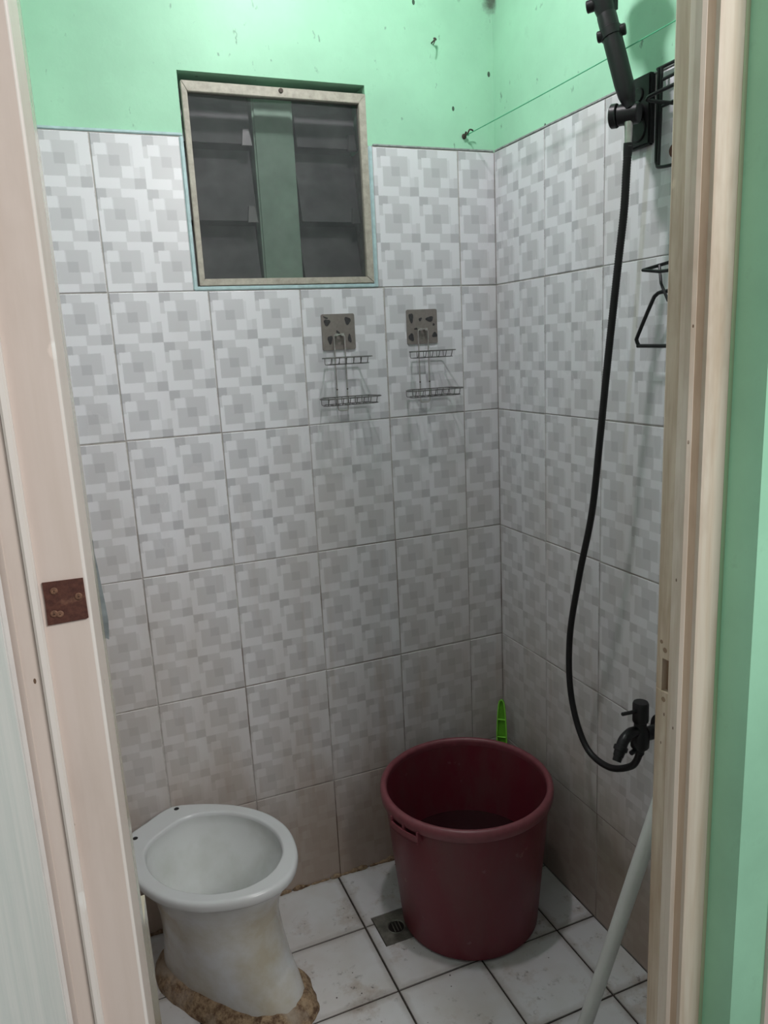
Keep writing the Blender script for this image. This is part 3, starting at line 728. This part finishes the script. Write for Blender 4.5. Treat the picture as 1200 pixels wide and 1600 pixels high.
# ------------------------------------------------------------------ wire soap racks on the back wall
def soap_rack(x, z, label, spots, dx):
    r = tag(empty('soap_rack', (x, 0, z)), label, 'rack', 'wire soap racks on the back wall')
    b = MB(); s = .0395; c = .004; pts = []
    for (cx, cz, a0) in ((s - c, s - c, 0), (-s + c, s - c, 90), (-s + c, -s + c, 180), (s - c, -s + c, 270)):
        for k in range(5):
            a = math.radians(a0 + k * 22.5); pts.append((x + cx + c * math.cos(a), z + cz + c * math.sin(a)))
    n = len(pts)
    vs = [(p, -.0006, q) for p, q in pts] + [(p, -.0032, q) for p, q in pts]
    b.add(vs, [tuple(range(n)), tuple(range(n, 2 * n))] + [(i, (i + 1) % n, n + (i + 1) % n, n + i) for i in range(n)])
    pl = b.build('plate', M['plate'], r)
    for (sx, sz, rx, rz, rot) in spots:
        b = MB(); vs = []; n = 14
        for k in range(n):
            a = 2 * math.pi * k / n; q = 1 + .18 * math.sin(3 * a + sx * 900)
            px, pz = rx * q * math.cos(a), rz * q * math.sin(a); cr, sr = math.cos(rot), math.sin(rot)
            vs.append((x + sx + px * cr - pz * sr, -.0033, z + sz + px * sr + pz * cr))
        vs2 = [(p[0], -.0039, p[2]) for p in vs]
        b.add(vs + vs2, [tuple(range(n)), tuple(range(n, 2 * n))] + [(i, (i + 1) % n, n + (i + 1) % n, n + i) for i in range(n)])
        b.build('glue_blot', M['spot'], pl)
    b = MB(); hz_ = z - .0080      # hook tabs on the plate
    for t in (-.007, .007):
        b.box((x - .002 + t - .0035, -.0135, hz_ - .001), (x - .002 + t + .0035, -.003, hz_ + .0012)); b.box((x - .002 + t - .0035, -.0145, hz_ - .001), (x - .002 + t + .0035, -.0125, hz_ + .0045))
    b.build('hook_tab', M['bright'], pl)
    # hanger: a long U of wire, hung from the tabs, closing below the lower basket
    hw = .0125; zt, zb = z - .0062, z - .1760; hx = x - .002; yh = -.0105
    def yy(q): return yh - .012 * (1 - abs(2 * q - 1)) * .0
    loop = [(hx - hw, yh, zb + .006), (hx - hw, yh, zt - .005), (hx - hw + .0015, yh, zt - .0015), (hx - hw + .005, yh, zt), (hx + hw - .005, yh, zt), (hx + hw - .0015, yh, zt - .0015), (hx + hw, yh, zt - .005),
            (hx + hw, yh, zb + .006), (hx + hw - .0015, yh, zb + .0015), (hx + hw - .005, yh, zb), (hx - hw + .005, yh, zb), (hx - hw + .0015, yh, zb + .0015)]
    MB().tube(loop, .0016, 8, True).build('hanger', M['bright'], r, True)
    for t in (-1, 1):
        b = MB(); b.cyl((hx + t * hw, yh - .002, z - .128), (hx + t * hw, yh + .001, z - .128), .0018, 8); b.build('stud', M['nail'], r)
    for (zz, hwid, dep, nb, dpt) in ((z - .0565, .058, .052, 6, .0145), (z - .1450, .072, .060, 8, .0150)):
        b = MB(); y0 = -.013; cx = hx + dx
        def outline(hw_, y_a, y_b, zz_, rad):
            P = []
            for (ox, oy, a0) in ((cx + hw_ - rad, y_b + rad, 270), (cx + hw_ - rad, y_a - .002, 0), (cx - hw_ + rad, y_a - .002, 90), (cx - hw_ + rad, y_b + rad, 180)):
                rr = rad if a0 in (270, 180) else .002
                for k in range(5):
                    a = math.radians(a0 + 22.5 * k); P.append((ox + rr * math.cos(a), oy + rr * math.sin(a), zz_))
            return P
        b.tube(outline(hwid, y0, y0 - dep, zz, .020), .0013, 8, True)
        b.tube(outline(hwid - .007, y0 - .006, y0 - dep + .006, zz - dpt, .015), .0009, 6, True)
        for k in range(nb):
            xx = cx - hwid + .016 + (2 * hwid - .030) * k / (nb - 1)
            ysh = 0 if 0 < k < nb - 1 else .004
            b.tube([(xx, y0 - dep + ysh, zz), (xx - .001, y0 - dep + .003 + ysh, zz - dpt * .8), (xx - .002, y0 - dep + .008, zz - dpt), (xx - .002, y0 - .007, zz - dpt), (xx - .001, y0 - .002, zz - dpt * .8), (xx, y0, zz)], .0009, 6)
        b.build('basket', M['wire'], r, True)
    return r
soap_rack(-.4133, 1.3797, 'wire soap rack on brown plate left of its twin', [(-.0265, .0215, .0075, .007, .3), (.0225, .024, .007, .0085, .2), (-.0215, -.0165, .0055, .0095, -.1), (.0255, -.0155, .004, .0095, .1), (-.002, -.001, .003, .005, .8), (-.029, .032, .006, .0018, -.4)], .004)
soap_rack(-.2045, 1.3837, 'wire soap rack on brown plate nearest the room corner', [(-.028, .021, .0055, .011, .1), (.020, .017, .0095, .006, .1), (-.029, -.0235, .0065, .009, .3), (.032, -.020, .0065, .006, .2), (-.0045, .017, .0045, .003, .8), (.030, .004, .0025, .0028, 0), (-.0165, -.004, .004, .0018, 0)], .006)

# ------------------------------------------------------------------ shower set on the right wall
hold = tag(empty('shower_holder', (0, -.511, 1.72)), 'black shower holder with square wall plate on right wall', 'holder')
b = MB(); b.box((-.014, -.5430, 1.6630), (-.0005, -.4825, 1.7780)); b.build('wall_plate', M['black_plate'], hold, bevel=.003)
for zc, rr in ((1.748, .012), (1.692, .020)):
    b = MB(); b.cyl((-.017, -.515, zc), (-.0135, -.515, zc), rr, 24); b.build('plate_boss', M['black'], hold, True)
b = MB(); b.tube(catmull([(-.014, -.515, 1.722), (-.035, -.525, 1.715), (-.058, -.545, 1.706), (-.075, -.560, 1.702)], 5), [.014] * 15 + [.013], 16); b.build('arm', M['black'], hold, True)
b = MB(); hc = Vector((-.080, -.572, 1.6990)); ka = Vector((.70, -.714, 0)).normalized()     # clamp barrel and its knob
ka = Vector((-.55, .83, .05)).normalized()
b.cyl(hc - ka * .016, hc + ka * .019, .0165, 22); b.build('clamp', M['black'], hold, True)
b = MB(); b.cyl(hc + ka * .0195, hc + ka * .031, .0190, 24); b.build('knob', M['black'], hold, True)

hs = tag(empty('hand_shower', (-.085, -.565, 1.70)), 'matte black hand shower hanging in its holder', 'shower')
A_, B_ = Vector((-.086, -.5760, 1.7165)), Vector((-.104, -.5400, 1.8550))
ax = (B_ - A_).normalized()
b = MB(); b.tube([A_ - ax * .012, A_, A_ + ax * .002, A_ + ax * .012, A_ + ax * .030, B_ - ax * .006, B_], [.0095, .0105, .0120, .0145, .0160, .0162, .0158], 12); b.build('handle', M['black'], hs, True)
b = MB(); sdv = Vector((.70, -.71, .12)).normalized(); cc = A_ + ax * .114
b.tube([cc - ax * .008, cc - ax * .007, cc + ax * .007, cc + ax * .008], [.0158, .0172, .0172, .0158], 20)
b.cyl(cc - sdv * .0225, cc + sdv * .0235, .0088, 18); b.build('mode_switch', M['black'], hs, True)
top_ = B_ + ax * .030
b = MB(); b.tube([B_ - ax * .001, B_ + ax * .012, top_, B_ + ax * .055, B_ + ax * .075], [.0142, .0165, .0185, .0205, .019], 20)
b.cyl(B_ + ax * .022 - sdv * .027, B_ + ax * .022 - sdv * .012, .0095, 16); b.box(tuple(B_ + ax * .004 + sdv * .014 - Vector((.004, .003, .0))), tuple(B_ + ax * .004 + sdv * .014 + Vector((.004, .004, .016))))
b.build('neck', M['black'], hs, True)
hd = B_ + ax * .112 + Vector((.012, -.004, 0)); fn = Vector((-.60, .25, -.76)).normalized()
b = MB(); b.tube([hd - fn * .020, hd - fn * .014, hd - fn * .006, hd + fn * .006, hd + fn * .009], [.020, .036, .047, .0495, .047], 36); b.build('head', M['black'], hs, True)
b = MB(); b.cyl(hd + fn * .009, hd + fn * .0105, .043, 36); b.build('spray_face', M['chrome'], hs, True)
b = MB(); c0 = Vector((-.0835, -.5745, 1.686)); b.tube([c0, c0 + Vector((0, 0, -.010)), c0 + Vector((.0005, .001, -.030)), c0 + Vector((.0005, .001, -.038))], [.0075, .0068, .0060, .0072], 18); b.build('hose_nut', M['bright'], hs, True)

hose = tag(empty('shower_hose', (-.08, -.5, .9)), 'long black ribbed shower hose looping down to the tap', 'hose')
HP = [(-.083, -.5735, 1.650), (-.082, -.5690, 1.610), (-.080, -.5623, 1.5489), (-.080, -.5481, 1.4561), (-.080, -.5255, 1.3022), (-.080, -.5062, 1.1602), (-.078, -.4809, 1.0070), (-.075, -.4376, .8640), (-.070, -.3986, .7100), (-.068, -.4034, .5780), (-.066, -.4514, .4868), (-.064, -.5232, .4745), (-.062, -.5905, .5110), (-.062, -.6135, .5500)]
pts = catmull(HP, 26)
# resample evenly, alternate radius for the ribs
acc = [0]
for i in range(1, len(pts)): acc.append(acc[-1] + (pts[i] - pts[i - 1]).length)
Lh = acc[-1]; n = int(Lh / .0021); q = []; j = 0
for i in range(n + 1):
    s_ = Lh * i / n
    while j < len(acc) - 2 and acc[j + 1] < s_: j += 1
    f_ = (s_ - acc[j]) / max(1e-9, acc[j + 1] - acc[j]); q.append(pts[j].lerp(pts[j + 1], f_))
MB().tube(q, [.0071 if i % 2 else .0062 for i in range(len(q))], 10).build('ribbed_tube', M['black_rub'], hose, True, angle=80)
b = MB(); b.tube([q[0] + Vector((0, 0, .004)), q[3], q[8]], [.0076, .0076, .0070], 16); b.build('end_ferrule', M['black'], hose, True)

# ------------------------------------------------------------------ tap
tap = tag(empty('tap', (-.06, -.615, .55)), 'matte black two-way wall tap at lower right wall', 'tap')
tx, ty = -.062, -.6135
b = MB(); b.cyl((-.0005, ty, .588), (-.012, ty, .588), .030, 28); b.cyl((-.011, ty, .588), (tx, ty, .588), .0135, 20); b.build('wall_flange', M['black'], tap, True)
b = MB(); b.tube([(tx, ty, .563), (tx, ty, .566), (tx, ty, .580), (tx, ty, .600), (tx, ty, .606), (tx, ty, .622)], [.0150, .0175, .0180, .0165, .0120, .0120], 24); b.build('body', M['black'], tap, True)
b = MB(); b.tube([(tx, ty, .618), (tx, ty, .620), (tx, ty, .655), (tx, ty, .6585)], [.0140, .0152, .0152, .0135], 26); b.build('handle_cap', M['black'], tap, True)
b = MB(); b.cyl((tx - .012, ty - .002, .6430), (tx - .052, ty - .010, .6500), .0036, 12); b.build('lever', M['black'], tap, True)
b = MB(); sp = catmull([(tx - .006, ty, .598), (tx - .026, ty - .004, .602), (tx - .045, ty - .008, .594), (tx - .055, ty - .011, .580)], 6)
b.tube(sp, [.0105] * len(sp), 18); e0 = sp[-1]; dd = (sp[-1] - sp[-3]).normalized()
b.build('spout', M['black'], tap, True)
b = MB(); b.cyl(e0 - dd * .006, e0 + dd * .004, .0135, 20); b.tube([e0 + dd * .003, e0 + dd * .014, e0 + dd * .015, e0 + dd * .024], [.0105, .0098, .0088, .0082], 18); b.build('nozzle', M['black'], tap, True)
b = MB(); b.cyl((tx, ty, .565), (tx, ty, .557), .0105, 18); b.tube([(tx, ty, .558), (tx, ty, .550)], .0088, 16); b.build('hose_outlet', M['black'], tap, True)
b = MB(); b.cyl((tx - .006, ty, .5620), (tx - .025, ty - .004, .5590), .0048, 12); b.build('side_lever', M['black'], tap, True)

# ------------------------------------------------------------------ black wire rack, mostly behind the jamb
rack = tag(empty('shower_rack', (-.04, -.64, 1.3)), 'black wire shower rack on right wall, half hidden by jamb', 'rack')
wr = .0030
b = MB()
b.tube([(-.010, -.556, 1.7765), (-.010, -.72, 1.7765)], wr, 8)
b.tube(catmull([(-.012, -.5620, 1.7765), (-.012, -.5610, 1.70), (-.012, -.5600, 1.640), (-.013, -.5635, 1.6260), (-.016, -.5740, 1.6190), (-.018, -.62, 1.615), (-.018, -.72, 1.613)], 5), wr, 8)
b.tube([(-.014, -.571, 1.7740), (-.014, -.571, 1.690), (-.014, -.569, 1.62)], wr * .8, 8)
b.build('back_frame', M['black'], rack, True)
b = MB()
for z in (1.7560, 1.7150): b.tube([(-.012, -.568, z), (-.03, -.72, z - .004)], wr, 8)
b.tube(catmull([(-.014, -.60, 1.712), (-.050, -.586, 1.7170), (-.056, -.588, 1.7200), (-.058, -.605, 1.7215), (-.058, -.72, 1.7230)], 5), wr, 8)
b.build('upper_shelf', M['black'], rack, True)
b = MB()
b.tube([(-.012, -.600, 1.4610), (-.052, -.5800, 1.4500), (-.052, -.62, 1.4440), (-.052, -.72, 1.442)], wr, 8)
b.tube([(-.03, -.5955, 1.4560), (-.04, -.612, 1.425), (-.04, -.63, 1.395)], wr * .85, 8)
b.build('middle_shelf', M['black'], rack, True)
b = MB(); b.tube(catmull([(-.030, -.72, 1.414), (-.030, -.612, 1.4120), (-.030, -.590, 1.4080), (-.030, -.5790, 1.3960), (-.030, -.545, 1.3400), (-.030, -.5425, 1.3310), (-.030, -.549, 1.3225), (-.030, -.560, 1.3215), (-.030, -.72, 1.319)], 6), wr * 1.15, 8)
b.build('lower_loop', M['black'], rack, True)
b = MB(); b.cyl((-.004, -.600, 1.640), (-.012, -.600, 1.640), .011, 18); b.build('suction_cup', M['rust'], rack, True)

# ------------------------------------------------------------------ leaning white pipe
p0, p1 = Vector((-.2394, -.6687, .0)), Vector((-.0140, -.8850, 1.2816))
pipe = tag(empty('plastic_pipe', (p0.x, p0.y, 0)), 'white plastic pipe leaning against the right wall by jamb', 'pipe')
ax = (p1 - p0).normalized(); q0 = p0 + Vector((0, 0, .012))
b = MB(); LP = (p1 - p0).length - .006; b.tube([q0, q0 + ax * LP], [.0135, .0135], 28, cap=False); b.tube([q0 + ax * .0005, q0 + ax * (LP - .0005)], [.0115, .0115], 28, cap=False)
b.tube([q0 + ax * .0005, q0 + ax * .0010], [.0135, .0115], 28, cap=False); b.tube([q0 + ax * LP, q0 + ax * (LP - .0005)], [.0135, .0115], 28, cap=False)
b.build('tube_wall', M['pvc'], pipe, True)

# ------------------------------------------------------------------ nail, hook, cord
nl = tag(empty('nail', (-.1385, 0, 1.995)), 'bent rusty nail high on the green back wall', 'nail')
def PX(o): return o
b = MB(); nz_ = Vector((-.1533, 0, 1.9945)); b.tube([nz_ + Vector((0, .003, 0)), nz_ + Vector((.001, -.014, .002)), nz_ + Vector((-.004, -.022, -.004)), nz_ + Vector((-.010, -.026, -.014))], [.0016, .0016, .0014, .001], 8); b.build('shank', M['nail'], nl, True)
b = MB(); b.cyl(nz_ + Vector((.0005, -.013, .002)), nz_ + Vector((.0005, -.015, .003)), .0042, 12); b.build('nail_head', M['nail'], nl, True)
hk = tag(empty('wall_hook', (-.0754, 0, 1.8076)), 'bent wire hook in green wall by corner holding the cord', 'hook')
H_ = Vector((-.0770, 0, 1.8065))
b = MB(); b.tube(catmull([H_ + Vector((0, .004, 0)), H_ + Vector((0, -.012, .001)), H_ + Vector((.003, -.018, .009)), H_ + Vector((.010, -.018, .009)), H_ + Vector((.013, -.017, .006))], 5), .0018, 8)
b.tube([H_ + Vector((-.003, -.003, -.004)), H_ + Vector((-.001, -.010, .007))], .0022, 8); b.build('bent_wire', M['nail'], hk, True)
b = MB(); b.cyl(H_ + Vector((0, .0045, 0)), H_ + Vector((0, .001, 0)), .006, 12); b.build('wall_plug', M['nail'], hk, True)
cord = tag(empty('cord', (-.07, -.3, 1.82)), 'thin green cord stretched from hook along the right wall', 'cord')
C_a, C_b = H_ + Vector((.002, -.012, .001)), Vector((-.050, -.975, 1.8200))
pp = [C_a.lerp(C_b, i / 12) - Vector((0, 0, .004 * math.sin(math.pi * i / 12))) for i in range(13)]
b = MB(); b.tube(pp, .0011, 6); b.build('strand', M['string'], cord, True)
b = MB(); b.tube([C_a + Vector((.0025 * math.cos(a), .0, .0025 * math.sin(a))) for a in [k * math.pi / 4 for k in range(8)]], .0012, 6, True); b.build('knot', M['string'], cord, True)

# ------------------------------------------------------------------ ceiling bulb (above the frame)
lamp = tag(empty('ceiling_lamp', (BULB_POS.x, BULB_POS.y, ZC)), 'bare white ceiling bulb in its socket above the room', 'lamp')
b = MB(); b.lathe([(.0001, 0), (.042, 0), (.042, -.012), (.022, -.020), (.020, -.085), (.0001, -.085)], (BULB_POS.x, BULB_POS.y, ZC), 32); b.build('socket', M['socket'], lamp, True)
b = MB(); dz = ZC - .085 - BULB_POS.z
b.lathe([(.0001, -.038), (.014, -.036), (.026, -.029), (.035, -.015), (.038, 0), (.0001, .001)], BULB_POS, 32); b.build('bulb', M['glow'], lamp, True)
b = MB(); b.lathe([(.0375, .0012), (.036, .012), (.028, .030), (.018, .042), (.014, dz), (.0001, dz)], BULB_POS, 32); b.build('bulb_body', M['socket'], lamp, True)
